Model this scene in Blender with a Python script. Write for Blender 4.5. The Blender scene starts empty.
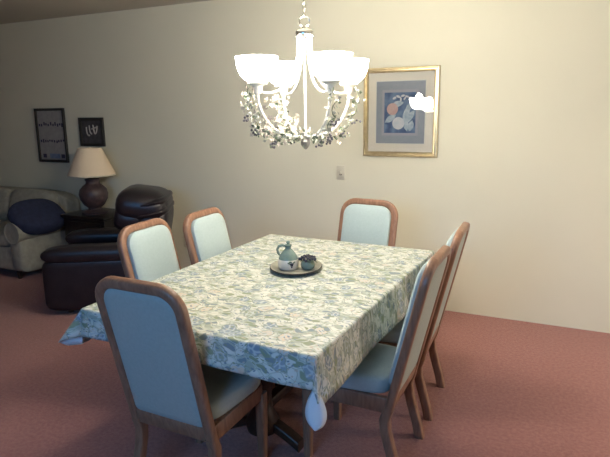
import bpy, bmesh, math, random
from mathutils import Vector, Matrix
random.seed(7)
PI = math.pi
sc = bpy.context.scene
col = sc.collection

# ---------------------------------------------------------------- camera
cam_d = bpy.data.cameras.new('camera')
cam = bpy.data.objects.new('camera', cam_d)
col.objects.link(cam)
cr = Vector((0.90247811, 0.43057928, -0.01160828))
cu = Vector((-0.07872888, 0.19138884, 0.97835171))
cf = Vector((-0.42347967, 0.88202710, -0.20662326))
m = Matrix((cr, cu, -cf)).transposed().to_4x4()
m.translation = Vector((0, 0, 1.55288))
cam.matrix_world = m
cam_d.sensor_width = 36
cam_d.lens = 557.715 * 36 / 610
cam_d.clip_start = 0.02
sc.camera = cam

# ---------------------------------------------------------------- world, light, exposure
wd = bpy.data.worlds.new('world')
sc.world = wd
wd.use_nodes = True
wd.node_tree.nodes['Background'].inputs[0].default_value = (0.55, 0.7, 1.0, 1)
wd.node_tree.nodes['Background'].inputs[1].default_value = 0.6

def area(name, loc, rot, sx, sy, power, colr):
    d = bpy.data.lights.new(name, 'AREA')
    d.shape = 'RECTANGLE'; d.size = sx; d.size_y = sy
    d.energy = power; d.color = colr
    o = bpy.data.objects.new(name, d); col.objects.link(o)
    o.location = loc; o.rotation_euler = rot
    return o
# evening daylight through the window behind the camera
WIN = (-1.6, 0.0, 1.5, 2.3)          # x0 x1 z0 z1 on the near wall
wl = area('window_daylight', (-0.8, -1.75, 1.9), (math.radians(66), 0, math.radians(6)), 1.5, 0.7, 22, (0.13, 0.47, 1.0))
wl.data.spread = math.radians(105)
# warm fill added for the right wall and chair backs, in an invented doorway
FILL_DOOR = (2.75, 3.70, 2.05)                # y0 y1 top of the opening made for the fill
area('right_fill_light', (1.75, 3.22, 1.05), (0, math.radians(90), 0), 1.9, 0.9, 27, (1.0, 0.87, 0.68))
sc.view_settings.view_transform = 'Standard'
sc.view_settings.look = 'None'
sc.view_settings.gamma = 1
sc.view_settings.use_curve_mapping = False
sc.view_settings.exposure = 0.0
sc.cycles.caustics_reflective = False
sc.cycles.caustics_refractive = False
BULB_W = 7.5
BOWL_E = 61.0
WARM = (1.0, 0.925, 0.80)

# ---------------------------------------------------------------- materials
def mat(name, c, rough=0.6, metal=0.0, c2=None, scale=20, bump=0.0, bscale=200, sheen=0.0, spec=None, coat=0.0):
    mt = bpy.data.materials.new(name); mt.use_nodes = True
    nt = mt.node_tree; b = nt.nodes['Principled BSDF']
    b.inputs['Base Color'].default_value = (*c, 1)
    b.inputs['Roughness'].default_value = rough
    b.inputs['Metallic'].default_value = metal
    if sheen: b.inputs['Sheen Weight'].default_value = sheen
    if spec is not None: b.inputs['Specular IOR Level'].default_value = spec
    if coat: b.inputs['Coat Weight'].default_value = coat
    tc = nt.nodes.new('ShaderNodeTexCoord')
    if c2:
        n = nt.nodes.new('ShaderNodeTexNoise'); n.inputs['Scale'].default_value = scale
        n.inputs['Detail'].default_value = 6
        nt.links.new(tc.outputs['Object'], n.inputs['Vector'])
        r = nt.nodes.new('ShaderNodeValToRGB')
        r.color_ramp.elements[0].position = 0.35; r.color_ramp.elements[1].position = 0.65
        r.color_ramp.elements[0].color = (*c, 1); r.color_ramp.elements[1].color = (*c2, 1)
        nt.links.new(n.outputs['Fac'], r.inputs['Fac'])
        nt.links.new(r.outputs['Color'], b.inputs['Base Color'])
    if bump:
        n2 = nt.nodes.new('ShaderNodeTexNoise'); n2.inputs['Scale'].default_value = bscale
        n2.inputs['Detail'].default_value = 3
        nt.links.new(tc.outputs['Object'], n2.inputs['Vector'])
        bp = nt.nodes.new('ShaderNodeBump'); bp.inputs['Strength'].default_value = bump
        bp.inputs['Distance'].default_value = 0.01
        nt.links.new(n2.outputs['Fac'], bp.inputs['Height'])
        nt.links.new(bp.outputs['Normal'], b.inputs['Normal'])
    return mt

def wood(name, a, b_, rough=0.38, stretch=(6, 6, 1.2), scale=9):
    mt = bpy.data.materials.new(name); mt.use_nodes = True
    nt = mt.node_tree; b = nt.nodes['Principled BSDF']; b.inputs['Roughness'].default_value = rough
    tc = nt.nodes.new('ShaderNodeTexCoord'); mp = nt.nodes.new('ShaderNodeMapping')
    mp.inputs['Scale'].default_value = stretch
    n = nt.nodes.new('ShaderNodeTexNoise'); n.inputs['Scale'].default_value = scale; n.inputs['Detail'].default_value = 8
    n.inputs['Distortion'].default_value = 0.6
    r = nt.nodes.new('ShaderNodeValToRGB')
    r.color_ramp.elements[0].position = 0.3; r.color_ramp.elements[1].position = 0.7
    r.color_ramp.elements[0].color = (*a, 1); r.color_ramp.elements[1].color = (*b_, 1)
    nt.links.new(tc.outputs['Object'], mp.inputs['Vector']); nt.links.new(mp.outputs['Vector'], n.inputs['Vector'])
    nt.links.new(n.outputs['Fac'], r.inputs['Fac']); nt.links.new(r.outputs['Color'], b.inputs['Base Color'])
    return mt

M = {}
M['wall'] = mat('wall_paint', (0.77, 0.745, 0.60), 0.85, c2=(0.78, 0.755, 0.61), scale=3, bump=0.12, bscale=160)
M['wall_dim'] = mat('low_bounce_paint', (0.36, 0.32, 0.25), 0.85, c2=(0.38, 0.34, 0.27), scale=3, bump=0.12, bscale=160)  # unseen near wall made darker to cut bounced light
M['ceiling'] = mat('ceiling_texture', (0.46, 0.44, 0.38), 0.95, bump=0.35, bscale=120)
M['carpet'] = mat('carpet_pile', (0.33, 0.125, 0.112), 0.95, c2=(0.42, 0.18, 0.15), scale=55, bump=0.6, bscale=260, sheen=0.2)
M['oak'] = wood('chair_oak', (0.20, 0.100, 0.062), (0.33, 0.175, 0.11))
M['fabric'] = mat('chair_fabric', (0.40, 0.49, 0.49), 0.85, c2=(0.43, 0.52, 0.52), scale=90, bump=0.15, bscale=400, sheen=0.15)
M['fabric_shaded'] = mat('chair_fabric_shaded', (0.36, 0.40, 0.37), 0.85, c2=(0.39, 0.43, 0.40), scale=90, bump=0.15, bscale=400, sheen=0.15)  # same chair fabric, greyed and darkened to tone down light on the backs
M['dark_wood'] = wood('dark_wood', (0.028, 0.014, 0.009), (0.06, 0.028, 0.016), 0.4)
M['white_metal'] = mat('white_enamel', (0.82, 0.80, 0.74), 0.3, c2=(0.76, 0.74, 0.68), scale=25)
M['pewter'] = mat('pewter_metal', (0.42, 0.41, 0.39), 0.35, 0.8, c2=(0.30, 0.29, 0.28), scale=30)
M['chrome'] = mat('polished_nickel', (0.75, 0.74, 0.72), 0.18, 1.0)
M['brass'] = mat('brass_gilt', (0.78, 0.66, 0.42), 0.32, 0.8, c2=(0.68, 0.56, 0.34), scale=30)
M['plastic'] = mat('ivory_plastic', (0.66, 0.62, 0.50), 0.45)
M['dark'] = mat('dark_slot', (0.03, 0.028, 0.025), 0.6)
M['leather'] = mat('dark_leather', (0.012, 0.009, 0.013), 0.34, c2=(0.018, 0.013, 0.018), scale=14, bump=0.12, bscale=90)
M['sofa'] = mat('sofa_fabric', (0.31, 0.30, 0.25), 0.9, c2=(0.39, 0.37, 0.31), scale=22, bump=0.2, bscale=240)
M['navy'] = mat('navy_fabric', (0.016, 0.022, 0.058), 0.85, c2=(0.022, 0.03, 0.075), scale=30)
M['cream_fabric'] = mat('cream_fabric', (0.60, 0.54, 0.42), 0.9, c2=(0.66, 0.60, 0.48), scale=40)
M['lamp_base'] = mat('lamp_ceramic', (0.055, 0.036, 0.040), 0.4, c2=(0.10, 0.065, 0.065), scale=18)
M['leaf'] = mat('ivy_leaf', (0.30, 0.33, 0.25), 0.6, c2=(0.52, 0.51, 0.45), scale=14)
M['leaf_dark'] = mat('ivy_leaf_deep', (0.05, 0.08, 0.045), 0.6, c2=(0.14, 0.18, 0.11), scale=18)
M['blossom'] = mat('blossom', (0.62, 0.56, 0.48), 0.6, c2=(0.56, 0.46, 0.42), scale=30)
M['grape_grey'] = mat('grape_bead', (0.07, 0.065, 0.08), 0.3, c2=(0.14, 0.13, 0.15), scale=40)
M['grape_blue'] = mat('grape_glaze', (0.012, 0.014, 0.035), 0.18, c2=(0.03, 0.03, 0.06), scale=60, coat=0.4)
M['mat_cream'] = mat('mat_board_cream', (0.88, 0.83, 0.71), 0.8)
M['mat_blue'] = mat('mat_board_blue', (0.34, 0.38, 0.43), 0.8, c2=(0.37, 0.40, 0.45), scale=30)
M['mat_lilac'] = mat('mat_board_lilac', (0.44, 0.44, 0.49), 0.8)
M['lining'] = mat('cloth_lining', (0.72, 0.74, 0.78), 0.9)

def shade_mat():
    mt = bpy.data.materials.new('lamp_shade_fabric'); mt.use_nodes = True
    nt = mt.node_tree; b = nt.nodes['Principled BSDF']
    b.inputs['Base Color'].default_value = (0.83, 0.68, 0.50, 1); b.inputs['Roughness'].default_value = 0.9
    w = nt.nodes.new('ShaderNodeTexWave'); w.inputs['Scale'].default_value = 60
    tc = nt.nodes.new('ShaderNodeTexCoord'); nt.links.new(tc.outputs['Object'], w.inputs['Vector'])
    bp = nt.nodes.new('ShaderNodeBump'); bp.inputs['Strength'].default_value = 0.05
    nt.links.new(w.outputs['Fac'], bp.inputs['Height']); nt.links.new(bp.outputs['Normal'], b.inputs['Normal'])
    return mt
M['shade'] = shade_mat()

def glow_mat():
    mt = bpy.data.materials.new('lit_frosted_glass'); mt.use_nodes = True
    nt = mt.node_tree; b = nt.nodes['Principled BSDF']
    b.inputs['Base Color'].default_value = (0.9, 0.88, 0.82, 1); b.inputs['Roughness'].default_value = 0.3
    b.inputs['Emission Color'].default_value = (*WARM, 1)
    b.inputs['Emission Strength'].default_value = BOWL_E
    return mt
M['glow'] = glow_mat()

def glass_mat():
    mt = bpy.data.materials.new('picture_glass'); mt.use_nodes = True
    nt = mt.node_tree; nt.nodes.clear()
    out = nt.nodes.new('ShaderNodeOutputMaterial'); mx = nt.nodes.new('ShaderNodeMixShader')
    tr = nt.nodes.new('ShaderNodeBsdfTransparent'); gl = nt.nodes.new('ShaderNodeBsdfGlossy')
    gl.inputs['Roughness'].default_value = 0.015
    fr = nt.nodes.new('ShaderNodeFresnel'); fr.inputs['IOR'].default_value = 1.5
    nt.links.new(fr.outputs[0], mx.inputs[0]); nt.links.new(tr.outputs[0], mx.inputs[1])
    nt.links.new(gl.outputs[0], mx.inputs[2]); nt.links.new(mx.outputs[0], out.inputs[0])
    return mt
M['glass'] = glass_mat()

def cloth_mat():
    """printed floral cotton: cream ground, sage leaves, slate-blue blossoms, peach fruit, fine grey-green outlines"""
    mt = bpy.data.materials.new('floral_print'); mt.use_nodes = True
    nt = mt.node_tree; L = nt.links.new; b = nt.nodes['Principled BSDF']; b.inputs['Roughness'].default_value = 0.62
    def N(t, **k):
        n = nt.nodes.new(t)
        for a, v in k.items(): setattr(n, a, v)
        return n
    uv = N('ShaderNodeTexCoord')
    warp = N('ShaderNodeTexNoise'); warp.inputs['Scale'].default_value = 11; warp.inputs['Detail'].default_value = 2
    L(uv.outputs['UV'], warp.inputs['Vector'])
    sub = N('ShaderNodeVectorMath', operation='SUBTRACT'); sub.inputs[1].default_value = (.5, .5, .5)
    L(warp.outputs['Color'], sub.inputs[0])
    scl = N('ShaderNodeVectorMath', operation='SCALE'); scl.inputs['Scale'].default_value = 0.075
    L(sub.outputs[0], scl.inputs[0])
    add = N('ShaderNodeVectorMath', operation='ADD'); L(uv.outputs['UV'], add.inputs[0]); L(scl.outputs[0], add.inputs[1])
    def vor(scale, src, feature='F1', off=(0, 0, 0), st=(1, 1, 1), rot=0):
        mp = N('ShaderNodeMapping'); mp.inputs['Location'].default_value = off; mp.inputs['Scale'].default_value = st
        mp.inputs['Rotation'].default_value = (0, 0, rot)
        L(src, mp.inputs['Vector'])
        v = N('ShaderNodeTexVoronoi', feature=feature); v.inputs['Scale'].default_value = scale; v.voronoi_dimensions = '2D'
        L(mp.outputs[0], v.inputs['Vector']); return v
    def ramp(src, stops, interp='LINEAR'):
        r = N('ShaderNodeValToRGB'); cr_ = r.color_ramp; cr_.interpolation = interp
        while len(cr_.elements) < len(stops): cr_.elements.new(0.5)
        for e, (p_, c_) in zip(cr_.elements, stops): e.position = p_; e.color = (*c_, 1)
        L(src, r.inputs['Fac']); return r
    def mix(fac, a, c_, blend='MIX'):
        x = N('ShaderNodeMix', data_type='RGBA', blend_type=blend)
        if isinstance(fac, float): x.inputs[0].default_value = fac
        else: L(fac, x.inputs[0])
        for s, v in ((6, a), (7, c_)):
            if isinstance(v, tuple): x.inputs[s].default_value = (*v, 1)
            else: L(v, x.inputs[s])
        return x.outputs[2]
    def sep(c_):
        s = N('ShaderNodeSeparateColor'); L(c_, s.inputs[0]); return s.outputs
    W, K = (1, 1, 1), (0, 0, 0)
    cream = (0.84, 0.83, 0.75)
    # leaf layer: elongated cells of sage and grey-green
    v1 = vor(21, add.outputs[0], off=(.3, .1, 0), st=(1, 1.9, 1), rot=0.6)
    leafc = ramp(sep(v1.outputs['Color'])[0], [(0, (0.84, 0.83, 0.75)), (.30, (0.33, 0.38, 0.25)), (.52, (0.46, 0.50, 0.42)), (.70, (0.80, 0.80, 0.73)), (.86, (0.27, 0.33, 0.36))], 'CONSTANT')
    leafm = ramp(v1.outputs['Distance'], [(.36, W), (.46, K)])
    gn = N('ShaderNodeTexNoise'); gn.inputs['Scale'].default_value = 15; gn.inputs['Detail'].default_value = 4
    L(add.outputs[0], gn.inputs['Vector'])
    ground = ramp(gn.outputs['Fac'], [(.36, (0.50, 0.56, 0.50)), (.50, (0.70, 0.73, 0.64)), (.60, (0.84, 0.83, 0.75))])
    base = mix(leafm.outputs[0], ground.outputs[0], leafc.outputs[0])
    # leaf veins and outlines
    e1 = vor(21, add.outputs[0], 'DISTANCE_TO_EDGE', (.3, .1, 0), (1, 1.9, 1), 0.6)
    em = ramp(e1.outputs['Distance'], [(.0, W), (.05, K)])
    base = mix(em.outputs[0], base, (0.33, 0.38, 0.29))
    # large fruit and flower heads
    v2 = vor(9.5, add.outputs[0], off=(1.7, .4, 0))
    s2 = sep(v2.outputs['Color'])
    headc = ramp(s2[1], [(0, (0.28, 0.35, 0.43)), (.30, (0.78, 0.65, 0.50)), (.46, (0.84, 0.83, 0.74)), (.66, (0.42, 0.47, 0.37)), (.80, (0.36, 0.42, 0.47))], 'CONSTANT')
    fine = N('ShaderNodeTexNoise'); fine.inputs['Scale'].default_value = 60; fine.inputs['Detail'].default_value = 2
    L(uv.outputs['UV'], fine.inputs['Vector'])
    jag = N('ShaderNodeMath', operation='MULTIPLY_ADD'); jag.inputs[1].default_value = 0.22
    L(fine.outputs['Fac'], jag.inputs[0]); L(v2.outputs['Distance'], jag.inputs[2])
    headm = ramp(jag.outputs[0], [(.34, W), (.40, K)])
    ring = ramp(jag.outputs[0], [(.33, K), (.375, W), (.42, K)])
    # petals inside the heads
    v3 = vor(44, add.outputs[0], 'DISTANCE_TO_EDGE')
    pet = ramp(v3.outputs['Distance'], [(.03, W), (.22, K)])
    head = mix(pet.outputs[0], headc.outputs[0], (0.66, 0.70, 0.70))
    base = mix(headm.outputs[0], base, head)
    base = mix(ring.outputs[0], base, (0.30, 0.36, 0.30))
    # small scattered strokes
    v4 = vor(42, add.outputs[0], off=(.2, .9, 0), st=(1, 2.4, 1), rot=-0.5)
    s4 = sep(v4.outputs['Color'])
    st = ramp(v4.outputs['Distance'], [(.18, W), (.3, K)])
    pick = ramp(s4[2], [(0, K), (.45, W)], 'CONSTANT')
    fm = N('ShaderNodeMath', operation='MULTIPLY'); L(st.outputs[0], fm.inputs[0]); L(pick.outputs[0], fm.inputs[1])
    strokec = ramp(s4[0], [(0, (0.24, 0.31, 0.36)), (.4, (0.33, 0.37, 0.22)), (.75, (0.66, 0.56, 0.44))], 'CONSTANT')
    base = mix(fm.outputs[0], base, strokec.outputs[0])
    base = mix(1.0, base, (0.80, 0.81, 0.82), 'MULTIPLY')
    L(base, b.inputs['Base Color'])
    return mt
M['cloth'] = cloth_mat()

# ---------------------------------------------------------------- mesh helpers
def finish(bm, name, mt, parent=None, smooth=True, mats=None):
    bmesh.ops.recalc_face_normals(bm, faces=bm.faces)
    me = bpy.data.meshes.new(name); bm.to_mesh(me); bm.free()
    me.materials.append(mt)
    for x in mats or []: me.materials.append(x)
    if smooth:
        for p_ in me.polygons: p_.use_smooth = True
        try: me.set_sharp_from_angle(angle=math.radians(42))
        except Exception: pass
    o = bpy.data.objects.new(name, me); col.objects.link(o)
    if parent: o.parent = parent
    return o

def root(name, loc, rz=0.0, label=None, cat=None, group=None):
    o = bpy.data.objects.new(name, None); col.objects.link(o)
    o.empty_display_size = 0.1
    o.location = loc; o.rotation_euler = (0, 0, rz)
    return tag(o, label, cat, group)

def tag(o, label=None, cat=None, group=None, kind=None):
    if label: o['label'] = label
    if cat: o['category'] = cat
    if group: o['group'] = group
    if kind: o['kind'] = kind
    return o

def box(bm, c, s, bev=0.0, seg=2, rot=None):
    r = bmesh.ops.create_cube(bm, size=1)
    vs = r['verts']
    for v in vs: v.co = Vector((v.co.x * s[0], v.co.y * s[1], v.co.z * s[2]))
    if bev:
        es = list({e for v in vs for e in v.link_edges})
        rr = bmesh.ops.bevel(bm, geom=es, offset=bev, segments=seg, affect='EDGES', profile=0.5)
        vs = list({v for f in rr['faces'] for v in f.verts} | {v for v in vs if v.is_valid})
    R = rot.to_matrix() if hasattr(rot, 'to_matrix') else (rot or Matrix.Identity(3))
    for v in vs: v.co = R @ v.co + Vector(c)
    return vs

def lathe(bm, prof, c=(0, 0, 0), n=32, cap=True):
    rings = []
    for r, z in prof:
        if r < 1e-5:
            rings.append([bm.verts.new((c[0], c[1], c[2] + z))])
        else:
            rings.append([bm.verts.new((c[0] + r * math.cos(2 * PI * k / n), c[1] + r * math.sin(2 * PI * k / n), c[2] + z)) for k in range(n)])
    for a, b in zip(rings, rings[1:]):
        if len(a) == 1 and len(b) == 1: continue
        for k in range(n):
            k2 = (k + 1) % n
            if len(a) == 1: bm.faces.new((a[0], b[k2], b[k]))
            elif len(b) == 1: bm.faces.new((a[k], a[k2], b[0]))
            else: bm.faces.new((a[k], a[k2], b[k2], b[k]))
    if cap:
        if len(rings[0]) > 1: bm.faces.new(rings[0])
        if len(rings[-1]) > 1: bm.faces.new(list(reversed(rings[-1])))

def tube(bm, pts, rad, n=10, closed=False):
    pts = [Vector(p_) for p_ in pts]
    rads = rad if isinstance(rad, (list, tuple)) else [rad] * len(pts)
    N_ = len(pts); rings = []; up = None
    for i, p_ in enumerate(pts):
        a = pts[i - 1] if i > 0 else (pts[-1] if closed else p_)
        b = pts[i + 1] if i < N_ - 1 else (pts[0] if closed else p_)
        t = (b - a).normalized()
        if up is None:
            up = Vector((0, 0, 1)) if abs(t.z) < 0.9 else Vector((1, 0, 0))
        up = (up - t * up.dot(t)).normalized()
        s = t.cross(up)
        rings.append([bm.verts.new(p_ + (up * math.cos(2 * PI * k / n) + s * math.sin(2 * PI * k / n)) * rads[i]) for k in range(n)])
    for i in range(N_ if closed else N_ - 1):
        a, b = rings[i], rings[(i + 1) % N_]
        for k in range(n):
            bm.faces.new((a[k], a[(k + 1) % n], b[(k + 1) % n], b[k]))
    if not closed:
        bm.faces.new(list(reversed(rings[0]))); bm.faces.new(rings[-1])

def sweep(bm, frames, prof):
    """frames: list of (origin, axis_a, axis_b); prof: list of (a, b) closed polygon"""
    rings = [[bm.verts.new(o + A * a + B * b) for a, b in prof] for o, A, B in frames]
    n = len(prof)
    for r0, r1 in zip(rings, rings[1:]):
        for k in range(n): bm.faces.new((r0[k], r0[(k + 1) % n], r1[(k + 1) % n], r1[k]))
    bm.faces.new(list(reversed(rings[0]))); bm.faces.new(rings[-1])

def rrect(w, d, r, seg=3):
    out = []
    for cx, cy, a0 in ((w / 2 - r, d / 2 - r, 0), (-w / 2 + r, d / 2 - r, 90), (-w / 2 + r, -d / 2 + r, 180), (w / 2 - r, -d / 2 + r, 270)):
        for k in range(seg + 1):
            a = math.radians(a0 + 90 * k / seg)
            out.append((cx + r * math.cos(a), cy + r * math.sin(a)))
    return out

def sgn_pow(v, p_): return math.copysign(abs(v) ** p_, v)

def puff(bm, c, s, rot=None, ex=0.35, ey=0.35, nu=28, nv=14, dent=None):
    """superellipsoid cushion of full size s; ex squares the outline, ey the section"""
    R = rot.to_matrix() if hasattr(rot, 'to_matrix') else (rot or Matrix.Identity(3))
    rings = []
    def P(u, v):
        cv, sv = sgn_pow(math.cos(v), ey), sgn_pow(math.sin(v), ey)
        q = Vector((s[0] / 2 * cv * sgn_pow(math.cos(u), ex), s[1] / 2 * cv * sgn_pow(math.sin(u), ex), s[2] / 2 * sv))
        if dent: q = dent(q)
        return R @ q + Vector(c)
    for j in range(1, nv):
        v = -PI / 2 + PI * j / nv
        rings.append([bm.verts.new(P(-PI + 2 * PI * i / nu, v)) for i in range(nu)])
    bot = bm.verts.new(P(0, -PI / 2)); top = bm.verts.new(P(0, PI / 2))
    for a, b in zip(rings, rings[1:]):
        for k in range(nu): bm.faces.new((a[k], a[(k + 1) % nu], b[(k + 1) % nu], b[k]))
    for k in range(nu):
        bm.faces.new((bot, rings[0][(k + 1) % nu], rings[0][k]))
        bm.faces.new((rings[-1][k], rings[-1][(k + 1) % nu], top))

def ball(bm, c, r, n=10):
    bmesh.ops.create_uvsphere(bm, u_segments=n, v_segments=max(5, n // 2 + 1), radius=r, matrix=Matrix.Translation(Vector(c)))

def prism(bm, outline, y0, y1):
    """closed outline of (x, z) extruded from y0 to y1"""
    a = [bm.verts.new((x, y0, z)) for x, z in outline]; b = [bm.verts.new((x, y1, z)) for x, z in outline]
    n = len(outline)
    bm.faces.new(a); bm.faces.new(list(reversed(b)))
    for k in range(n): bm.faces.new((a[k], b[k], b[(k + 1) % n], a[(k + 1) % n]))

def copy_tree(o, parent=None):
    c = o.copy(); col.objects.link(c)
    if parent: c.parent = parent
    for ch in list(o.children): copy_tree(ch, c)
    return c

def NB(): return bmesh.new()

# ---------------------------------------------------------------- room shell
XL, XR, YN, YF, HC = -8.6, 1.5, -1.8, 4.231, 2.485
T = 0.12
def slab(name, c, s, mt):
    bm = NB(); box(bm, c, s); o = finish(bm, name, mt, smooth=False); return tag(o, kind='structure')
cx, cy_ = (XL + XR) / 2, (YN + YF) / 2
slab('floor', (cx, cy_, -0.05), (XR - XL + 2 * T, YF - YN + 2 * T, 0.1), M['carpet'])
slab('ceiling', (cx, cy_, HC + 0.05), (XR - XL + 2 * T, YF - YN + 2 * T, 0.1), M['ceiling'])
slab('wall_far', (cx, YF + T / 2, HC / 2), (XR - XL + 2 * T, T, HC), M['wall'])
slab('wall_left', (XL - T / 2, cy_, HC / 2), (T, YF - YN, HC), M['wall'])
bm = NB(); dy0, dy1, dz = FILL_DOOR
box(bm, (XR + T / 2, (YN + dy0) / 2, HC / 2), (T, dy0 - YN, HC)); box(bm, (XR + T / 2, (YF + dy1) / 2, HC / 2), (T, YF - dy1, HC))
box(bm, (XR + T / 2, (dy0 + dy1) / 2, (dz + HC) / 2), (T, dy1 - dy0, HC - dz))
tag(finish(bm, 'wall_right', M['wall'], smooth=False), kind='structure')
bm = NB()
for y in (dy0 + .012, dy1 - .012): box(bm, (XR + T / 2 - .008, y, dz / 2), (T + .016, .024, dz))
box(bm, (XR + T / 2 - .008, (dy0 + dy1) / 2, dz - .012), (T + .016, dy1 - dy0, .024))
tag(finish(bm, 'trim_1', M['white_metal'], smooth=False), kind='structure')  # trim of the unseen opening added for the fill light
bm = NB()
yw = YN - T / 2
x0, x1, z0, z1 = WIN
box(bm, ((XL - T + x0) / 2, yw, HC / 2), (x0 - XL + T, T, HC)); box(bm, ((x1 + XR + T) / 2, yw, HC / 2), (XR + T - x1, T, HC))
box(bm, ((x0 + x1) / 2, yw, z0 / 2), (x1 - x0, T, z0)); box(bm, ((x0 + x1) / 2, yw, (z1 + HC) / 2), (x1 - x0, T, HC - z1))
tag(finish(bm, 'wall_near', M['wall_dim'], smooth=False), kind='structure')
bm = NB()
fw = 0.05
box(bm, ((x0 + x1) / 2, yw, z0 + fw / 2), (x1 - x0, T * .8, fw)); box(bm, ((x0 + x1) / 2, yw, z1 - fw / 2), (x1 - x0, T * .8, fw))
for x in (x0 + fw / 2, x1 - fw / 2, (x0 + x1) / 2): box(bm, (x, yw, (z0 + z1) / 2), (fw, T * .8, z1 - z0))
wfr = tag(finish(bm, 'window_1', M['white_metal'], smooth=False), kind='structure')
bm = NB(); box(bm, ((x0 + x1) / 2, yw, (z0 + z1) / 2), (x1 - x0 - .02, .006, z1 - z0 - .02)); finish(bm, 'pane', M['glass'], wfr, smooth=False)

# ---------------------------------------------------------------- dining table and cloth
TX, TY, TA = -1.2386, 2.349, -0.0235
TW, TL, TZ = 0.535, 0.773, 0.760          # half width, half length, cloth top
tbl = root('dining_table', (TX, TY, 0), TA, 'long dark wooden dining table hidden under the floral tablecloth', 'table')
bm = NB(); box(bm, (0, 0, TZ - 0.024), (2 * TW - 0.012, 2 * TL - 0.012, 0.034), 0.008); finish(bm, 'tabletop', M['dark_wood'], tbl)
bm = NB()
for sx in (-1, 1): box(bm, (sx * (TW - .14), 0, TZ - 0.075), (0.022, 2 * TL - .36, 0.065), .003)
for sy in (-1, 1): box(bm, (0, sy * (TL - .18), TZ - 0.075), (2 * TW - .30, 0.022, 0.065), .003)
finish(bm, 'apron', M['dark_wood'], tbl)
for sy in (-1, 1):
    bm = NB()
    lathe(bm, [(0.075, .06), (.085, .10), (.05, .17), (.045, .24), (.07, .36), (.075, .44), (.05, .54), (.06, .60), (.10, .648)], (0, sy * .25, 0), 20)
    box(bm, (0, sy * .25, .655), (.30, .12, .024), .004)
    for sx in (-1, 1):
        sweep(bm, [(Vector((sx * t, sy * .25, .11 - .085 * (t / .205) ** 1.5)), Vector((0, 1, 0)), Vector((0, 0, 1))) for t in (.03, .09, .14, .18, .205)], rrect(.06, .05, .01))
    finish(bm, 'pedestal', M['dark_wood'], tbl)
bm = NB(); box(bm, (0, 0, .17), (.05, .46, .05), .008); finish(bm, 'stretcher', M['dark_wood'], tbl)

D_LEFT, D_RIGHT, D_NEAR, D_FAR = 0.172, 0.185, 0.125, 0.17
def cloth_xyz(a, b):
    ca, cb = max(-TW, min(TW, a)), max(-TL, min(TL, b))
    da, db = abs(a) - TW, abs(b) - TL
    sa, sb = math.copysign(1, a), math.copysign(1, b)
    if da <= 0 and db <= 0:
        return Vector((a, b, TZ + 0.0012 * math.sin(9 * a + 1) * math.sin(7 * b)))
    if da > 0 and db > 0:
        r = math.hypot(da, db); th = math.atan2(db, da)
        phc = {(-1, -1): 37, (1, -1): 7, (1, 1): 16, (-1, 1): 30}[(int(sa), int(sb))]
        w = math.sin(2 * th) ** 2
        fl = math.radians(5) + math.radians(phc - 5) * w
        psi = th
        dx, dy = sa * math.cos(psi), sb * math.sin(psi)
        if (sa, sb) == (1, -1): r = min(r, 0.170)
        if (sa, sb) == (-1, -1): r = min(r, 0.205 - .025 * math.cos(2 * th - PI / 2) ** 2)
    else:
        if da > 0:
            r = da; dx, dy = sa, 0
            fl = math.radians(5 + (3.2 if sa < 0 else 2.0) * math.sin(b * 8.5 + .6))
        else:
            r = db; dx, dy = 0, sb
            fl = math.radians(5 + 3.5 * math.sin(a * 9.0 + 1.0))
            if sb < 0:
                fl -= (fl - math.radians(1.0)) * math.exp(-((a + .11) / .26) ** 4)
                fl += math.radians(9) * math.exp(-((a - .40) / .10) ** 2)
    rb = 0.012
    k = min(r / rb, PI / 2 - fl)
    h = rb * math.sin(k); z = rb * (1 - math.cos(k)); rest = max(0, r - rb * (PI / 2 - fl))
    h += rest * math.sin(fl); z += rest * math.cos(fl)
    return Vector((ca + dx * h, cb + dy * h, TZ - z))

def axis_samples(half, lo, hi):
    s = []
    n = 20
    for i in range(n + 1): s.append(-half + 2 * half * i / n)
    ext = lambda d: [.003, .006, .009, .013, .018] + [.018 + (d - .018) * k / 7 for k in range(1, 8)]
    return [-half - e for e in reversed(ext(lo))] + s + [half + e for e in ext(hi)]
bm = NB()
A_, B_ = axis_samples(TW, D_LEFT, D_RIGHT), axis_samples(TL, D_NEAR, D_FAR)
uvl = bm.loops.layers.uv.new('UVMap')
grid = [[bm.verts.new(cloth_xyz(a, b)) for b in B_] for a in A_]
for i in range(len(A_) - 1):
    for j in range(len(B_) - 1):
        f = bm.faces.new((grid[i][j], grid[i + 1][j], grid[i + 1][j + 1], grid[i][j + 1]))
        for lp, (ii, jj) in zip(f.loops, ((i, j), (i + 1, j), (i + 1, j + 1), (i, j + 1))):
            lp[uvl].uv = (A_[ii], B_[jj])
me = bpy.data.meshes.new('tablecloth'); bm.to_mesh(me); bm.free()
for p_ in me.polygons: p_.use_smooth = True
me.materials.append(M['cloth']); me.materials.append(M['lining'])
cl = bpy.data.objects.new('tablecloth', me); col.objects.link(cl)
cl.location = (TX, TY, 0); cl.rotation_euler = (0, 0, TA)
sm = cl.modifiers.new('thickness', 'SOLIDIFY'); sm.thickness = 0.002; sm.offset = -1; sm.material_offset = 1
tag(cl, 'cream tablecloth printed with blue, green and peach flowers, draped over the dining table', 'tablecloth')
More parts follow.
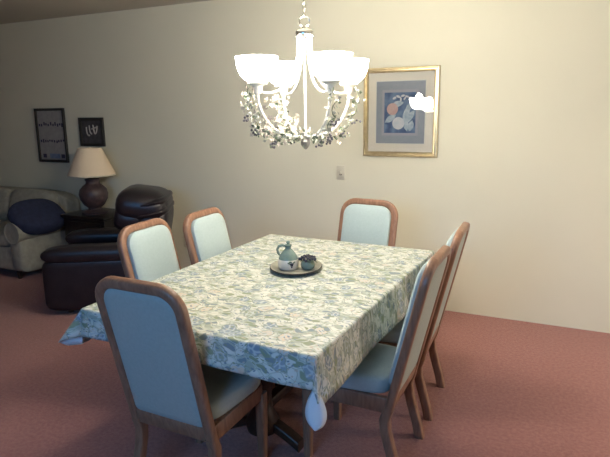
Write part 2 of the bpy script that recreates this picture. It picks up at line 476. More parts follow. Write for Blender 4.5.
# tucked corner hanging out below the near corner, lining side showing
bm = NB()
N_ = 18
cen = []
for i in range(N_ + 1):
    t = i / N_
    z = 0.640 - 0.132 * t
    wd_ = 0.038 * (math.sin(PI * (.06 + .93 * t) ** 1.5) ** .5)
    xm = 0.540 + 0.014 * t
    row = []
    for s in (-1, -.5, 0, .5, 1):
        row.append(bm.verts.new((xm + s * wd_ * .95, -TL - 0.018 - .022 * t + .012 * s * s + s * wd_ * .25, z)))
    cen.append(row)
for r0, r1 in zip(cen, cen[1:]):
    for k in range(4): bm.faces.new((r0[k], r0[k + 1], r1[k + 1], r1[k]))
fc = finish(bm, 'folded_corner', M['lining'], cl)
fc['label'] = 'plain white folded corner hanging below the print'
smf = fc.modifiers.new('thickness', 'SOLIDIFY'); smf.thickness = 0.003

# ---------------------------------------------------------------- dining chairs
def back_y(z):            # centre line of the leaning back, from the knee up
    return -0.128 - (z - 0.25) * 0.235
LEAN = math.atan(0.235)
PXW = 0.185               # half spacing of posts
TOPZ = 0.960
def make_chair():
    ch = root('dining_chair', (0, 0, 0))
    up = Vector((0, -math.sin(LEAN), math.cos(LEAN))); fwd = Vector((0, math.cos(LEAN), math.sin(LEAN)))
    X = Vector((1, 0, 0))
    # wooden hoop of the back: one post, over the round corner, down the other post
    prof = rrect(0.042, 0.038, 0.012)
    fr = []
    R = 0.085
    zc = TOPZ - R * math.cos(LEAN)
    for z in (0.30, 0.45, 0.6, 0.75): fr.append((Vector((-PXW, back_y(z), z)), -X, fwd))
    for k in range(9):
        a = PI / 2 * k / 8
        o = Vector((-PXW + R - R * math.cos(a), back_y(zc), zc)) + up * (R * math.sin(a))
        ax = -X * math.cos(a) + up * math.sin(a)
        fr.append((o, ax, fwd))
    for k in range(9):
        a = PI / 2 * (1 - k / 8)
        o = Vector((PXW - R + R * math.cos(a), back_y(zc), zc)) + up * (R * math.sin(a))
        ax = X * math.cos(a) + up * math.sin(a)
        fr.append((o, ax, fwd))
    for z in (0.75, 0.6, 0.45, 0.30): fr.append((Vector((PXW, back_y(z), z)), X, fwd))
    bm = NB(); sweep(bm, fr, prof); finish(bm, 'back_frame', M['oak'], ch)
    # bottom rail of the back
    bm = NB(); box(bm, (0, back_y(.352), .352), (2 * PXW - .03, .028, .070), .006, 2, Matrix.Rotation(LEAN, 3, 'X')); finish(bm, 'back_rail', M['oak'], ch)
    # upholstery of the back: bulging front pad and flat rear panel
    def outline(hw, z0, z1, r, inset=0):
        pts = []
        L0 = (z0 - .25) / math.cos(LEAN); L1 = (z1 - .25) / math.cos(LEAN)
        for cxx, cz, a0 in ((hw - r, L1 - r, 0), (-hw + r, L1 - r, 90)):
            for k in range(7):
                a = math.radians(a0 + 90 * k / 6); pts.append((cxx + r * math.cos(a), cz + r * math.sin(a)))
        r2 = .02
        for cxx, cz, a0 in ((-hw + r2, L0 + r2, 180), (hw - r2, L0 + r2, 270)):
            for k in range(4):
                a = math.radians(a0 + 90 * k / 3); pts.append((cxx + r2 * math.cos(a), cz + r2 * math.sin(a)))
        return pts
    def panel(bm, layers, z0, z1, hw, r):
        base = Vector((0, back_y(.25), .25)); rings = []
        for ins, off in layers:
            rr = max(.02, r - ins)
            pts = outline(hw - ins, z0 + ins, z1 - ins, rr)
            rings.append([bm.verts.new(base + X * px + up * pl + fwd * off) for px, pl in pts])
        n = len(rings[0])
        for a, b in zip(rings, rings[1:]):
            for k in range(n): bm.faces.new((a[k], a[(k + 1) % n], b[(k + 1) % n], b[k]))
        bm.faces.new(rings[-1]); bm.faces.new(list(reversed(rings[0])))
    bm = NB(); panel(bm, [(0.006, 0.0), (0.0, .018), (.002, .034), (.010, .040), (.03, .046), (.07, .049)], .42, TOPZ - .018, PXW - .016, .075)
    finish(bm, 'backrest', M['fabric'], ch)
    bm = NB(); panel(bm, [(.0, 0.002), (.0, -.008), (.004, -.012), (.03, -.014)], .383, TOPZ - .018, PXW - .017, .07)
    finish(bm, 'back_panel', M['fabric_shaded'], ch)
    # rear legs kicking outwards below the knee
    for s in (-1, 1):
        bm = NB()
        pr = rrect(.040, .044, .008)
        frames = [(Vector((s * PXW, y, z)), X, Vector((0, 1, 0))) for y, z in ((-.193, 0), (-.178, .07), (-.152, .16), (-.134, .23), (-.130, .28), (back_y(.33), .33))]
        sweep(bm, frames, pr); finish(bm, 'leg', M['oak'], ch)
    for s in (-1, 1):
        bm = NB()
        sweep(bm, [(Vector((s * .176, .232, z)), X, Vector((0, 1, 0))) for z in (0, .2, .34)], rrect(.042, .042, .008))
        # taper
        bm.verts.ensure_lookup_table()
        for v in bm.verts:
            if v.co.z < .01:
                v.co.x = s * .176 + (v.co.x - s * .176) * .78; v.co.y = .232 + (v.co.y - .232) * .78
        finish(bm, 'leg', M['oak'], ch)
    bm = NB()
    box(bm, (0, .236, .345), (.345, .024, .07), .005)
    for s in (-1, 1):
        dx = .176 - PXW
        box(bm, (s * .180, .044, .345), (.024, .37, .07), .005, 2, Matrix.Rotation(-s * math.atan(dx / .4), 3, 'Z'))
    finish(bm, 'seat_frame', M['oak'], ch)
    bm = NB()
    def dent(q):
        t = (q.y + .22) / .44
        return Vector((q.x * (0.93 + .09 * t), q.y, q.z))
    puff(bm, (0, .058, .415), (.392, .40, .095), None, .36, .42, 40, 16, dent)
    finish(bm, 'seat', M['fabric'], ch)
    return ch

GCH = 'dining chairs around the table'
chair0 = make_chair()
def place(o, x, y, rz, label):
    o.location = (x, y, 0); o.rotation_euler = (0, 0, rz)
    tag(o, label, 'chair', GCH)
H = PI / 2
place(chair0, -1.342, 1.722, -.02, 'oak dining chair at the near head of the table, its blue back turned to us')
place(copy_tree(chair0), -1.214, 3.152, 3.02, 'oak dining chair at the far head of the table, under the gold framed picture')
place(copy_tree(chair0), -0.757, 2.245, H, 'oak dining chair seen edge-on at the right side of the table, nearer of the two')
place(copy_tree(chair0), -0.764, 2.788, H + .04, 'oak dining chair seen edge-on at the right side of the table, nearer the wall')
place(copy_tree(chair0), -1.762, 2.277, -1.545, 'oak dining chair in front of the dark recliner, pale padded back facing the table')
place(copy_tree(chair0), -1.676, 2.700, -1.535, 'oak dining chair on the living-room side of the table, nearer the far wall')

# ---------------------------------------------------------------- tray and its contents
TRX, TRY = -1.232, 2.455
M['tray'] = mat('tray_pewter', (0.30, 0.29, 0.24), 0.42, 0.3, c2=(0.37, 0.36, 0.30), scale=20)
bm = NB()
lathe(bm, [(0, .004), (.085, .004), (.100, .008), (.118, .016), (.126, .020), (.128, .017), (.120, .010), (.104, .002), (.085, 0), (0, 0)], (0, 0, 0), 48)
tr = finish(bm, 'tray', M['tray']); tr.location = (TRX, TRY, TZ + .002); tr.scale = (1.03, 1.22, 1); tr.rotation_euler = (0, 0, .30)
tag(tr, 'round pewter tray with a raised rim in the middle of the tablecloth', 'tray')
bm = NB(); lathe(bm, [(.119, .0135), (.1275, .0195), (.1295, .0165), (.1215, .0095)], (0, 0, 0), 48, False)
rim = finish(bm, 'rim', M['dark'], tr); rim['label'] = 'darkened rim'
M['jug_green'] = mat('teal_glaze', (0.16, 0.23, 0.20), 0.25, c2=(0.21, 0.29, 0.26), scale=25, coat=.3)
M['jug_cream'] = mat('cream_glaze', (0.72, 0.66, 0.57), 0.3, c2=(0.76, 0.69, 0.60), scale=25, coat=.3)
ZT = TZ + .002 + .0045
jug = root('oil_jug', (TRX - .032, TRY - .022, ZT + .001), 0, 'small pottery oil jug with teal shoulder, loop handle and cream base on the tray', 'jug')
bm = NB(); lathe(bm, [(0, 0), (.044, 0), (.050, .006), (.054, .024), (.053, .040), (.049, .052), (.0, .052)], n=32); finish(bm, 'body', M['jug_cream'], jug)
bm = NB(); lathe(bm, [(.049, .052), (.047, .060), (.038, .078), (.024, .096), (.015, .104), (.0135, .114), (.019, .120), (.019, .124), (.012, .125), (.011, .118), (0, .118)], n=32); finish(bm, 'shoulder', M['jug_green'], jug)
bm = NB(); tube(bm, [(-.012, 0, .117), (-.03, 0, .122), (-.047, 0, .116), (-.055, 0, .100), (-.052, 0, .082), (-.043, 0, .070)], [.006, .0065, .0065, .0065, .006, .006], 10)
hd = finish(bm, 'handle', M['jug_green'], jug); hd.rotation_euler = (0, 0, .42)
bm = NB(); lathe(bm, [(0, .112), (.0095, .114), (.010, .126), (.007, .130), (.010, .136), (.008, .142), (0, .145)], n=16); st_ = finish(bm, 'stopper', M['jug_green'], jug)
# painted grapes on the jug
bm = NB()
for k, (a, z) in enumerate([(-.9, .036), (-.78, .036), (-.66, .035), (-.84, .028), (-.72, .027), (-.78, .019)]):
    ball(bm, (.0525 * math.cos(a), .0525 * math.sin(a), z), .0048, 8)
finish(bm, 'grape_motif', M['grape_blue'], jug)
bm = NB()
for a, z, t in ((-1.05, .040, .5), (-.55, .042, -.4), (-.9, .046, .1)):
    box(bm, (.0535 * math.cos(a), .0535 * math.sin(a), z), (.014, .003, .007), .001, 1, Matrix.Rotation(a + PI / 2, 3, 'Z') @ Matrix.Rotation(t, 3, 'Y'))
finish(bm, 'leaf_motif', M['leaf_dark'], jug)

gd = root('grape_shaker', (TRX + .061, TRY + .012, ZT + .001), 0, 'small green pottery dish topped with a bunch of dark grapes on the tray', 'dish')
bm = NB(); lathe(bm, [(0, 0), (.028, 0), (.036, .008), (.040, .024), (.036, .038), (.026, .044), (0, .046)], n=28); finish(bm, 'body', M['jug_green'], gd)
bm = NB()
for k in range(26):
    a = k * 2.4; r = .009 * math.sqrt(k) * .95
    ball(bm, (r * 1.1 * math.cos(a), r * 1.1 * math.sin(a), .053 + .018 * (1 - (r / .048) ** 2) - .004 * (k % 2)), .0088, 8)
finish(bm, 'grape_bunch', M['grape_blue'], gd)
bm = NB()
for a in (.6, 1.6, -.5, 2.8):
    box(bm, (.043 * math.cos(a), .043 * math.sin(a), .040), (.026, .018, .003), .001, 1, Matrix.Rotation(a, 3, 'Z') @ Matrix.Rotation(.6, 3, 'Y'))
finish(bm, 'leaf', M['leaf_dark'], gd)

gd.scale = (.9, .9, .95)
# ---------------------------------------------------------------- chandelier
CXX, CYY = -1.183, 2.483
cd = root('chandelier', (CXX, CYY, HC), 0, 'lit white chandelier with four glass bowls and grape vines hanging over the table', 'chandelier')
def zz(z): return z - HC
bm = NB(); lathe(bm, [(0, 0), (.062, 0), (.062, -.006), (.05, -.018), (.02, -.028), (0, -.030)], n=28); finish(bm, 'ceiling_canopy', M['chrome'], cd)
bm = NB()
ztop, zbot = -.03, zz(1.985)
nl = 17; pitch = (ztop - zbot) / nl
for i in range(nl):
    zc = ztop - pitch * (i + .5); pts = []
    for k in range(14):
        a = 2 * PI * k / 14; px, pz = .007 * math.cos(a), (pitch * .5 + .0045) * math.sin(a)
        pts.append((px if i % 2 else 0, 0 if i % 2 else px, zc + pz))
    tube(bm, pts, .0018, 6, True)
finish(bm, 'chain', M['chrome'], cd)
bm = NB(); tube(bm, [(.024 * math.cos(2 * PI * k / 24) * cr.x, .024 * math.cos(2 * PI * k / 24) * cr.y, zz(1.962) + .024 * math.sin(2 * PI * k / 24)) for k in range(24)], .0032, 8, True); finish(bm, 'hanging_loop', M['chrome'], cd)
bm = NB(); lathe(bm, [(0, zz(1.940)), (.008, zz(1.938)), (.010, zz(1.925)), (.036, zz(1.924)), (.042, zz(1.916)), (.042, zz(1.896)), (.036, zz(1.889)), (0, zz(1.884))], n=28); finish(bm, 'hub', M['chrome'], cd)
bm = NB(); lathe(bm, [(.0045, zz(1.885)), (.005, zz(1.70)), (.0055, zz(1.60)), (.0055, zz(1.44))], n=14); finish(bm, 'centre_rod', M['white_metal'], cd)
bm = NB(); lathe(bm, [(0, zz(1.452)), (.020, zz(1.450)), (.028, zz(1.432)), (.020, zz(1.416)), (.026, zz(1.405)), (.021, zz(1.388)), (.009, zz(1.372)), (0, zz(1.367))], n=8); finish(bm, 'finial', M['pewter'], cd, smooth=False)

RB = 0.245
vdir = Vector((-.4326, .9014, 0)); rdir = Vector((.9014, .4326, 0))
def bez(P, n=18):
    out = []
    for i in range(n + 1):
        t = i / n; q = [Vector(p_) for p_ in P]
        while len(q) > 1: q = [a.lerp(b, t) for a, b in zip(q, q[1:])]
        out.append(q[0])
    return out
bowl_prof = [(.000, 0), (.034, .002), (.060, .013), (.080, .033), (.093, .060), (.100, .090), (.102, .112), (.105, .128), (.102, .129), (.098, .112), (.096, .090), (.089, .062), (.076, .036), (.057, .017), (.032, .006), (0, .005)]
def leaf(bm, c, n_, size, tw):
    n_ = n_.normalized(); t = n_.orthogonal().normalized(); t = Matrix.Rotation(tw, 3, n_) @ t; s = n_.cross(t)
    out = [(0, -.5), (.36, -.22), (.50, .12), (.22, .16), (0, .62), (-.22, .16), (-.50, .12), (-.36, -.22)]
    vs = [bm.verts.new(c + (s * x + t * y) * size + n_ * (.22 * size * (abs(x)))) for x, y in out]
    ctr = bm.verts.new(c - n_ * .06 * size)
    for k in range(8): bm.faces.new((ctr, vs[k], vs[(k + 1) % 8]))
def flower(bm, c, n_, size):
    n_ = n_.normalized(); t = n_.orthogonal().normalized(); s = n_.cross(t)
    ctr = bm.verts.new(c)
    for k in range(5):
        a = 2 * PI * k / 5
        def q(r, aa, h): return bm.verts.new(c + (t * math.cos(aa) + s * math.sin(aa)) * r * size + n_ * h * size)
        bm.faces.new((ctr, q(.4, a - .45, .12), q(.62, a, .22), q(.4, a + .45, .12)))
for k in range(4):
    ph = math.radians(27 + 90 * k)
    d = rdir * math.sin(ph) - vdir * math.cos(ph)       # horizontal direction of the arm
    side = Vector((-d.y, d.x, 0))
    U = Vector((0, 0, 1))
    def P(r, z, s=0): return d * r + side * s + U * zz(z)
    arm_pts = bez([P(.012, 1.432), P(.15, 1.415), P(.225, 1.50), P(RB + .006, 1.585), P(RB, 1.640)])
    bm = NB(); tube(bm, arm_pts, [.0075] * len(arm_pts), 10); arm = finish(bm, 'arm', M['white_metal'], cd)
    bm = NB(); sp_ = bez([P(.033, 1.905), P(.034, 1.80), P(.040, 1.69), P(.11, 1.61), P(RB - .03, 1.63), P(RB, 1.645)]); tube(bm, sp_, [.0055] * len(sp_), 10); finish(bm, 'stay', M['white_metal'], cd)
    bm = NB(); lathe(bm, [(0, 1.628 - 1.66), (.014, -.030), (.020, -.018), (.024, .006), (.044, .014), (.048, .020), (.044, .023), (0, .023)], tuple(P(RB, 1.66)), 24); finish(bm, 'socket_cup', M['white_metal'], cd)
    bm = NB(); lathe(bm, [(r * .93, z * .88) for r, z in bowl_prof], tuple(P(RB, 1.682)), 32, False); finish(bm, 'glass_bowl', M['glow'], cd)['label'] = 'lit frosted glass bowl'
    bm = NB(); lathe(bm, [(0, 0), (.014, 0), (.014, .02), (.024, .045), (.028, .065), (.022, .085), (0, .095)], tuple(P(RB, 1.690)), 16, False); finish(bm, 'bulb', M['glow'], cd)
    ld = bpy.data.lights.new('bulb_light', 'POINT'); ld.energy = BULB_W; ld.color = WARM; ld.shadow_soft_size = .03
    lo = bpy.data.objects.new('bulb_light', ld); col.objects.link(lo); lo.parent = cd; lo.location = P(RB, 1.815)
    # vine winding along the arm
    rng = random.Random(20 + k)
    vp = bez([P(.02, 1.435), P(.14, 1.40), P(.25, 1.44), P(.305, 1.55), P(.290, 1.645)], 34)
    vine = [p_ + side * .014 * math.sin(i * .9) + U * .010 * math.cos(i * .9) for i, p_ in enumerate(vp)]
    bm = NB(); tube(bm, vine, .0022, 6); vn = finish(bm, 'vine', M['leaf_dark'], cd)
    full = (k == 3)          # the arm nearest the living room carries the densest vine
    bl, bd, bf = NB(), NB(), NB()
    for i, p_ in enumerate(vine):
        for j in range(7 if full else (5 if k == 2 else 3)):
            q = p_ + Vector((rng.gauss(0, .022 if full else .017), rng.gauss(0, .022 if full else .017), rng.gauss(.0, .019 if full else .015)))
            nn = Vector((rng.gauss(0, 1), rng.gauss(0, 1), rng.gauss(.2, .8)))
            t = rng.random()
            low = i < 14
            if t < (.35 if low else .2): leaf(bd, q, nn, rng.uniform(.014, .022), rng.uniform(0, 6))
            elif t < .78: leaf(bl, q, nn, rng.uniform(.015, .024), rng.uniform(0, 6))
            elif t < ((.97 if i > 12 else .84) if k > 1 else .84): flower(bf, q, nn, rng.uniform(.020, .030))
    if k in (2, 3):          # blossoms rising between the arms
        for _ in range(30):
            q = d * rng.uniform(.10, .21) + side * rng.gauss(0, .03) + U * zz(rng.uniform(1.45, 1.53) if k == 2 else rng.uniform(1.47, 1.62))
            up_n = Vector((rng.gauss(0, 1), rng.gauss(0, 1), .6))
            if rng.random() < .6: flower(bf, q, up_n, .026)
            else: leaf(bl, q, up_n, .022, rng.uniform(0, 6))
    finish(bl, 'pale_foliage', M['leaf'], vn, smooth=False); finish(bd, 'dark_foliage', M['leaf_dark'], vn, smooth=False); finish(bf, 'blossoms', M['blossom'], vn, smooth=False)
    for (i0, nb) in ((19, 11), (11, 12), (26, 7)) if full else ((16, 8), (8, 9), (24, 6)):
        bm = NB(); c0 = vine[i0] + Vector((0, 0, -.016)) + d * .010
        for g in range(nb):
            lay = g / nb
            ball(bm, c0 + Vector((rng.gauss(0, .009), rng.gauss(0, .009), -.030 * lay + rng.gauss(0, .003))), .0062, 8)
        finish(bm, 'grape_cluster', M['grape_grey'], vn)


# ---------------------------------------------------------------- on the far wall
def moulding(bm, w, h, prof):
    """mitred frame in the xz plane, outer size w x h; prof: list of (inset, depth towards the room)"""
    rings = []
    for ins, dep in prof:
        rings.append([bm.verts.new((sx * (w / 2 - ins), -dep, sz * (h / 2 - ins))) for sx, sz in ((-1, -1), (1, -1), (1, 1), (-1, 1))])
    n = len(rings)
    for i in range(n):
        a, b = rings[i], rings[(i + 1) % n]
        for k in range(4): bm.faces.new((a[k], a[(k + 1) % 4], b[(k + 1) % 4], b[k]))

PW, PH = 0.584, 0.668
pic = root('fruit_print', (-1.212, YF - .002, 1.197 + PH / 2), 0, 'gold framed fruit print with cream and blue mats on the far wall beside the chandelier', 'picture')
bm = NB(); moulding(bm, PW, PH, [(0, 0), (0, .018), (.005, .026), (.012, .027), (.017, .021), (.024, .021), (.030, .026), (.036, .022), (.038, .008), (.038, 0)])
finish(bm, 'picture_frame', M['brass'], pic, smooth=False)
bm = NB(); box(bm, (0, -.003, 0), (PW - .07, .004, PH - .07)); finish(bm, 'mat_board', M['mat_cream'], pic, smooth=False)
bm = NB(); box(bm, (0, -.0065, 0), (.390, .003, .476)); finish(bm, 'cream_bevel', mat('bevel_white', (.85, .83, .74), .7), pic, smooth=False)
bm = NB(); box(bm, (0, -.0085, 0), (.378, .003, .464)); finish(bm, 'blue_mat', M['mat_blue'], pic, smooth=False)
bm = NB(); box(bm, (-.002, -.0105, -.002), (.282, .002, .342)); finish(bm, 'inner_mat', M['mat_lilac'], pic, smooth=False)
def art_mat():
    mt = bpy.data.materials.new('print_ground'); mt.use_nodes = True
    nt = mt.node_tree; b = nt.nodes['Principled BSDF']; b.inputs['Roughness'].default_value = .8
    tc = nt.nodes.new('ShaderNodeTexCoord'); n = nt.nodes.new('ShaderNodeTexNoise'); n.inputs['Scale'].default_value = 14
    nt.links.new(tc.outputs['Object'], n.inputs['Vector'])
    r = nt.nodes.new('ShaderNodeValToRGB'); e = r.color_ramp.elements
    e[0].position = .38; e[0].color = (.07, .12, .25, 1); e[1].position = .62; e[1].color = (.18, .27, .42, 1)
    nt.links.new(n.outputs['Fac'], r.inputs[0]); nt.links.new(r.outputs[0], b.inputs['Base Color']); return mt
bm = NB(); box(bm, (-.002, -.0122, -.002), (.244, .0015, .302)); art = finish(bm, 'print', art_mat(), pic, smooth=False)
def disc(bm, x, z, rx, rz, y, rot=0.0, n=24, tip=False):
    vs = []
    for k in range(n):
        a = 2 * PI * k / n; px, pz = rx * math.cos(a), rz * math.sin(a)
        if tip: px *= abs(math.cos(a)) ** .0 * (1 - .0); pz *= (1 - abs(math.cos(a)) ** 3)
        vs.append(bm.verts.new((x + px * math.cos(rot) - pz * math.sin(rot), y, z + px * math.sin(rot) + pz * math.cos(rot))))
    bm.faces.new(vs)
peach = mat('print_peach', (.64, .42, .40), .8, c2=(.70, .52, .48), scale=30)
pale = mat('print_pale', (.72, .72, .74), .8, c2=(.62, .66, .70), scale=40)
leafp = mat('print_leaf', (.34, .45, .54), .8, c2=(.58, .66, .70), scale=40)
bm = NB(); disc(bm, -.060, .026, .044, .045, -.0133); finish(bm, 'painted_peach', peach, art, smooth=False)
bm = NB(); disc(bm, -.012, -.080, .047, .047, -.0135); finish(bm, 'painted_melon', pale, art, smooth=False)
for x, z, rx, rz_, ro in ((-.045, .108, .016, .009, .5), (-.015, .118, .018, .009, -.4), (.02, .124, .016, .008, .3), (.052, .118, .015, .007, -.3), (.004, .098, .007, .016, 0), (.035, .104, .014, .006, .9), (.075, .110, .012, .006, .2)):
    bm = NB(); disc(bm, x, z, rx, rz_, -.0134, ro); finish(bm, 'painted_blossom', pale, art, smooth=False)
for q_, (x, z, l, a) in enumerate(((.048, -.01, .075, 1.25), (.075, -.035, .070, .95), (.045, -.085, .060, 1.8), (-.075, -.045, .055, .6), (-.02, .065, .050, .2), (.075, .045, .045, .8), (.085, -.10, .045, 1.3))):
    bm = NB(); disc(bm, x, z, l, .022, -.01305 - .00005 * q_, a, 24, True); finish(bm, 'painted_leaf', leafp, art, smooth=False)
GLT, GLZ = math.radians(2.4), math.radians(1.6)      # pane tilted to place the bowls' reflection
bm = NB(); box(bm, (0, 0, 0), (PW - .078, .0015, PH - .078)); gl = finish(bm, 'glass_pane', M['glass'], pic, smooth=False)
gl.location = (0, -.0265, 0); gl.rotation_euler = (-GLT, 0, GLZ)

sw = root('light_switch', (-1.70, YF, 1.056), 0, 'ivory light switch plate on the far wall below the gold framed picture', 'light switch')
bm = NB(); box(bm, (0, -.004, 0), (.072, .008, .116), .003); finish(bm, 'plate', M['plastic'], sw)
bm = NB(); box(bm, (0, -.012, -.004), (.011, .012, .024), .002, 2, Matrix.Rotation(.35, 3, 'X')); finish(bm, 'toggle', M['plastic'], sw)
bm = NB(); box(bm, (0, -.0082, -.016), (.020, .002, .010)); finish(bm, 'toggle_slot', M['dark'], sw)
ol = root('wall_outlet', (-3.295, YF, .335), 0, 'ivory wall outlet low on the far wall beside a dining chair', 'outlet')
bm = NB(); box(bm, (0, -.004, 0), (.072, .008, .116), .003); finish(bm, 'plate', M['plastic'], ol)
for z in (-.028, .028):
    bm = NB(); box(bm, (0, -.008, z), (.036, .006, .030), .004); sk = finish(bm, 'socket', M['plastic'], ol)
    bm = NB(); box(bm, (-.007, -.0112, z + .003), (.003, .001, .010)); box(bm, (.007, -.0112, z + .003), (.003, .001, .010)); finish(bm, 'slot', M['dark'], sk)

# tall dark framed sheet with three rows of marks
p1 = root('tall_framed_sampler', (-4.975, YF - .002, 1.329), 0, 'tall black framed sheet with rows of small marks on the wall above the sofa', 'picture')
bm = NB(); moulding(bm, .43, .56, [(0, 0), (0, .02), (.006, .024), (.024, .02), (.026, .008), (.026, 0)]); finish(bm, 'picture_frame', M['dark'], p1, smooth=False)
bm = NB(); box(bm, (0, -.004, 0), (.385, .004, .515)); sh = finish(bm, 'sheet', mat('grey_sheet', (.30, .29, .29), .8, c2=(.36, .35, .34), scale=20), p1, smooth=False)
rng = random.Random(4); ink = mat('ink_violet', (.05, .045, .09), .8)
for z, n in ((.245, 0), (.115, 11), (-.06, 11)):
    for k in range(n):
        x = -.165 + .033 * k
        bm = NB(); box(bm, (x + rng.uniform(-.004, .004), -.0065, z + rng.uniform(-.01, .01)), (.020, .002, rng.uniform(.018, .04))); finish(bm, 'mark', ink, sh, smooth=False)
for x in (-.13, .14):
    bm = NB(); box(bm, (x, -.0065, -.215), (.05, .002, .04)); finish(bm, 'mark', ink, sh, smooth=False)
bm = NB(); box(bm, (.02, -.0065, -.215), (.15, .002, .05)); finish(bm, 'blue_panel', mat('ink_blue', (.16, .22, .36), .8, c2=(.22, .28, .40), scale=30), sh, smooth=False)

p2 = root('small_framed_calligraphy', (-4.398, YF - .002, 1.368), 0, 'small black framed picture with pale brush strokes on the wall above the table lamp', 'picture')
bm = NB(); moulding(bm, .33, .285, [(0, 0), (0, .018), (.006, .022), (.030, .018), (.032, .008), (.032, 0)]); finish(bm, 'picture_frame', M['dark'], p2, smooth=False)
bm = NB(); box(bm, (0, -.004, 0), (.28, .004, .235)); sh2 = finish(bm, 'sheet', mat('dark_sheet', (.055, .05, .055), .8, c2=(.08, .075, .08), scale=20), p2, smooth=False)
bm = NB()
for pts in ([(-.07, .05), (-.075, .0), (-.06, -.055), (-.03, -.03)], [(-.03, .065), (-.025, .02), (-.035, -.01), (0, -.02)], [(.02, .07), (.035, .03), (.02, -.03), (.045, -.05), (.07, .0), (.075, .06)], [(.0, .03), (.06, .045)]):
    q = bez([(x, -.0065, z) for x, z in pts], 12) if len(pts) > 2 else [Vector((x, -.0065, z)) for x, z in pts]
    tube(bm, q, .0075, 6)
finish(bm, 'brush_strokes', mat('pale_ink', (.42, .40, .38), .8), sh2)

# ---------------------------------------------------------------- living-room corner
# end table
M['table_wood'] = wood('espresso_wood', (0.012, 0.008, 0.007), (0.024, 0.014, 0.011), 0.35)
et = root('end_table', (-4.15, 3.99, 0), 0, 'dark wooden end table under the lamp between sofa and recliner', 'end table')
bm = NB(); box(bm, (0, 0, .585), (.56, .46, .03), .008); finish(bm, 'tabletop', M['table_wood'], et)
bm = NB(); box(bm, (0, 0, .465), (.52, .42, .21), .004); cb = finish(bm, 'drawer_case', M['table_wood'], et)
bm = NB(); box(bm, (0, -.214, .465), (.44, .012, .15), .004); dr = finish(bm, 'drawer', M['table_wood'], et)
for sx in (-1, 1):
    for sy in (-1, 1):
        bm = NB(); lathe(bm, [(.012, 0), (.018, .03), (.022, .30), (.024, .362)], (sx * .23, sy * .18, 0), 12); finish(bm, 'leg', M['table_wood'], et)
bm = NB(); box(bm, (0, 0, .16), (.46, .37, .02), .004); finish(bm, 'shelf', M['table_wood'], et)
# lamp
lp = root('table_lamp', (-4.165, 3.95, .600), 0, 'table lamp with a pale cone shade and dark ceramic urn base on the end table', 'lamp')
bm = NB(); lathe(bm, [(0, 0), (.125, 0), (.127, .018), (.095, .028), (.06, .040), (.060, .055), (.095, .085), (.128, .14), (.136, .19), (.125, .235), (.095, .268), (.066, .290), (.062, .310), (.070, .325), (.070, .335), (.03, .342), (0, .343)], n=32); finish(bm, 'base', M['lamp_base'], lp)
bm = NB(); lathe(bm, [(.008, .34), (.008, .62), (.011, .625), (.009, .634), (0, .636)], n=12); finish(bm, 'stem', M['brass'], lp)
bm = NB(); lathe(bm, [(.222, .372), (.108, .630), (.105, .630), (.219, .372), (.222, .372)], n=48, cap=False); finish(bm, 'lamp_shade', M['shade'], lp)
bm = NB(); lathe(bm, [(.2235, .370), (.2235, .380), (.218, .380), (.2235, .370)], n=48, cap=False); finish(bm, 'shade_trim', M['cream_fabric'], lp)
bm = NB()
for k in range(3):
    a = 2 * PI * k / 3; tube(bm, [(0, 0, .622), (.104 * math.cos(a), .104 * math.sin(a), .622)], .002, 6)
finish(bm, 'spider', M['brass'], lp)

# recliner, facing its local +Y
rc = root('leather_recliner', (-3.42, 3.40, 0), 0, 'dark brown leather recliner with a puffy headrest beside the end table', 'recliner')
rc.rotation_euler = (0, 0, math.radians(122))
RX = lambda a: Matrix.Rotation(a, 3, 'X')
bm = NB(); box(bm, (0, -.02, .17), (.70, .74, .22), .04, 3); finish(bm, 'base', M['leather'], rc)
for sx in (-1, 1):
    bm = NB()
    puff(bm, (sx * .31, .03, .25), (.17, .86, .42), None, .25, .25)
    puff(bm, (sx * .31, .04, .485), (.20, .84, .14), None, .3, .7)
    finish(bm, 'arm', M['leather'], rc)
bm = NB(); puff(bm, (0, .06, .36), (.45, .62, .18), None, .3, .5); finish(bm, 'seat', M['leather'], rc)
bm = NB(); puff(bm, (0, .38, .24), (.45, .14, .36), None, .3, .5); finish(bm, 'footrest', M['leather'], rc)
bm = NB()
puff(bm, (0, -.34, .54), (.54, .25, .62), RX(.20), .35, .45)
puff(bm, (0, -.27, .50), (.48, .20, .22), RX(.20), .4, .6)
puff(bm, (0, -.29, .66), (.48, .20, .22), RX(.20), .4, .6)
finish(bm, 'backrest', M['leather'], rc)
bm = NB()
puff(bm, (0, -.29, .815), (.56, .42, .29), RX(.15), .4, .75)
puff(bm, (0, -.37, .765), (.565, .28, .09), RX(-.2), .4, .8)
puff(bm, (0, -.37, .85), (.565, .26, .08), RX(-.2), .4, .8)
puff(bm, (0, -.19, .72), (.52, .26, .24), RX(.2), .4, .7)
finish(bm, 'headrest', M['leather'], rc)
for sx in (-1, 1):
    for y in (-.30, .30):
        bm = NB(); lathe(bm, [(0, 0), (.022, 0), (.025, .03), (.022, .062), (0, .062)], (sx * .28, y, 0), 12); finish(bm, 'foot', M['dark_wood'], rc)
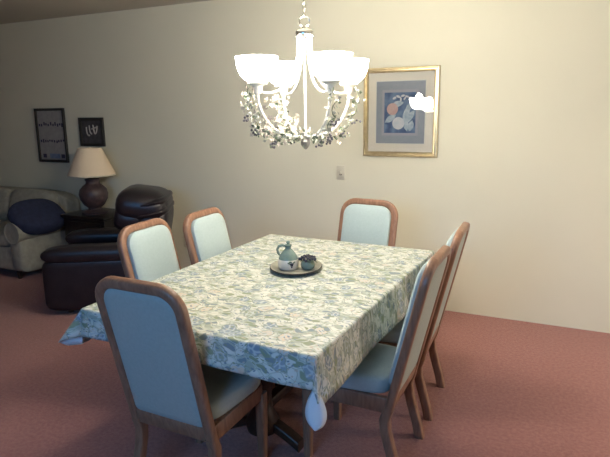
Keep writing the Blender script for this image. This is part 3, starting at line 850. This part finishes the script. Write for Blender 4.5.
bm = NB(); tube(bm, [(.39, .10, .30), (.415, .10, .31), (.415, .18, .33)], .009, 8); ball(bm, (.415, .185, .332), .014); finish(bm, 'recline_lever', M['dark_wood'], rc)

# sofa against the far wall, its near arm towards us
so = root('sofa', (-5.63, 3.78, 0), 0, 'pale upholstered sofa with rolled arms against the far wall', 'sofa')
bm = NB(); box(bm, (0, .02, .21), (2.0, .78, .24), .03, 3); finish(bm, 'base', M['sofa'], so)
bm = NB(); puff(bm, (0, .31, .50), (2.02, .22, .54), RX(-.08), .18, .35, 48, 16); finish(bm, 'backrest', M['sofa'], so)
for sx in (-1, 1):
    bm = NB()
    puff(bm, (sx * .99, .01, .275), (.16, .80, .40), None, .22, .3)
    n = 20; rr = .098
    sweep(bm, [(Vector((sx * 1.0, y, .47)), Vector((sx, 0, 0)), Vector((0, 0, 1))) for y in (-.405, -.40, .2, .41)], [(rr * math.cos(2 * PI * k / n), rr * math.sin(2 * PI * k / n)) for k in range(n)])
    am = finish(bm, 'arm', M['sofa'], so)
    bm = NB(); tube(bm, [(sx * 1.0 + rr * math.cos(2 * PI * k / 24), -.407, .47 + rr * math.sin(2 * PI * k / 24)) for k in range(24)], .006, 6, True); finish(bm, 'piping', M['sofa'], am)
for x in (-.62, 0, .62):
    bm = NB(); puff(bm, (x, -.08, .39), (.62, .66, .17), None, .22, .5); finish(bm, 'seat_cushion', M['sofa'], so)
    bm = NB(); puff(bm, (x, .17, .60), (.61, .20, .40), RX(-.22), .35, .55); finish(bm, 'back_cushion', M['sofa'], so)
for sx in (-1, 1):
    for y in (-.30, .33):
        bm = NB(); lathe(bm, [(0, 0), (.02, 0), (.03, .11), (0, .11)], (sx * .9, y, 0), 10); finish(bm, 'foot', M['dark_wood'], so)
bm = NB(); puff(bm, (0, 0, 0), (.40, .17, .54), None, .5, .8)
pl = finish(bm, 'throw_pillow', M['navy']); pl.location = (-4.600, 3.65, .590); pl.rotation_euler = (-PI / 2, .62, -.1)
tag(pl, 'navy blue throw pillow lying on the sofa beside its arm', 'pillow')
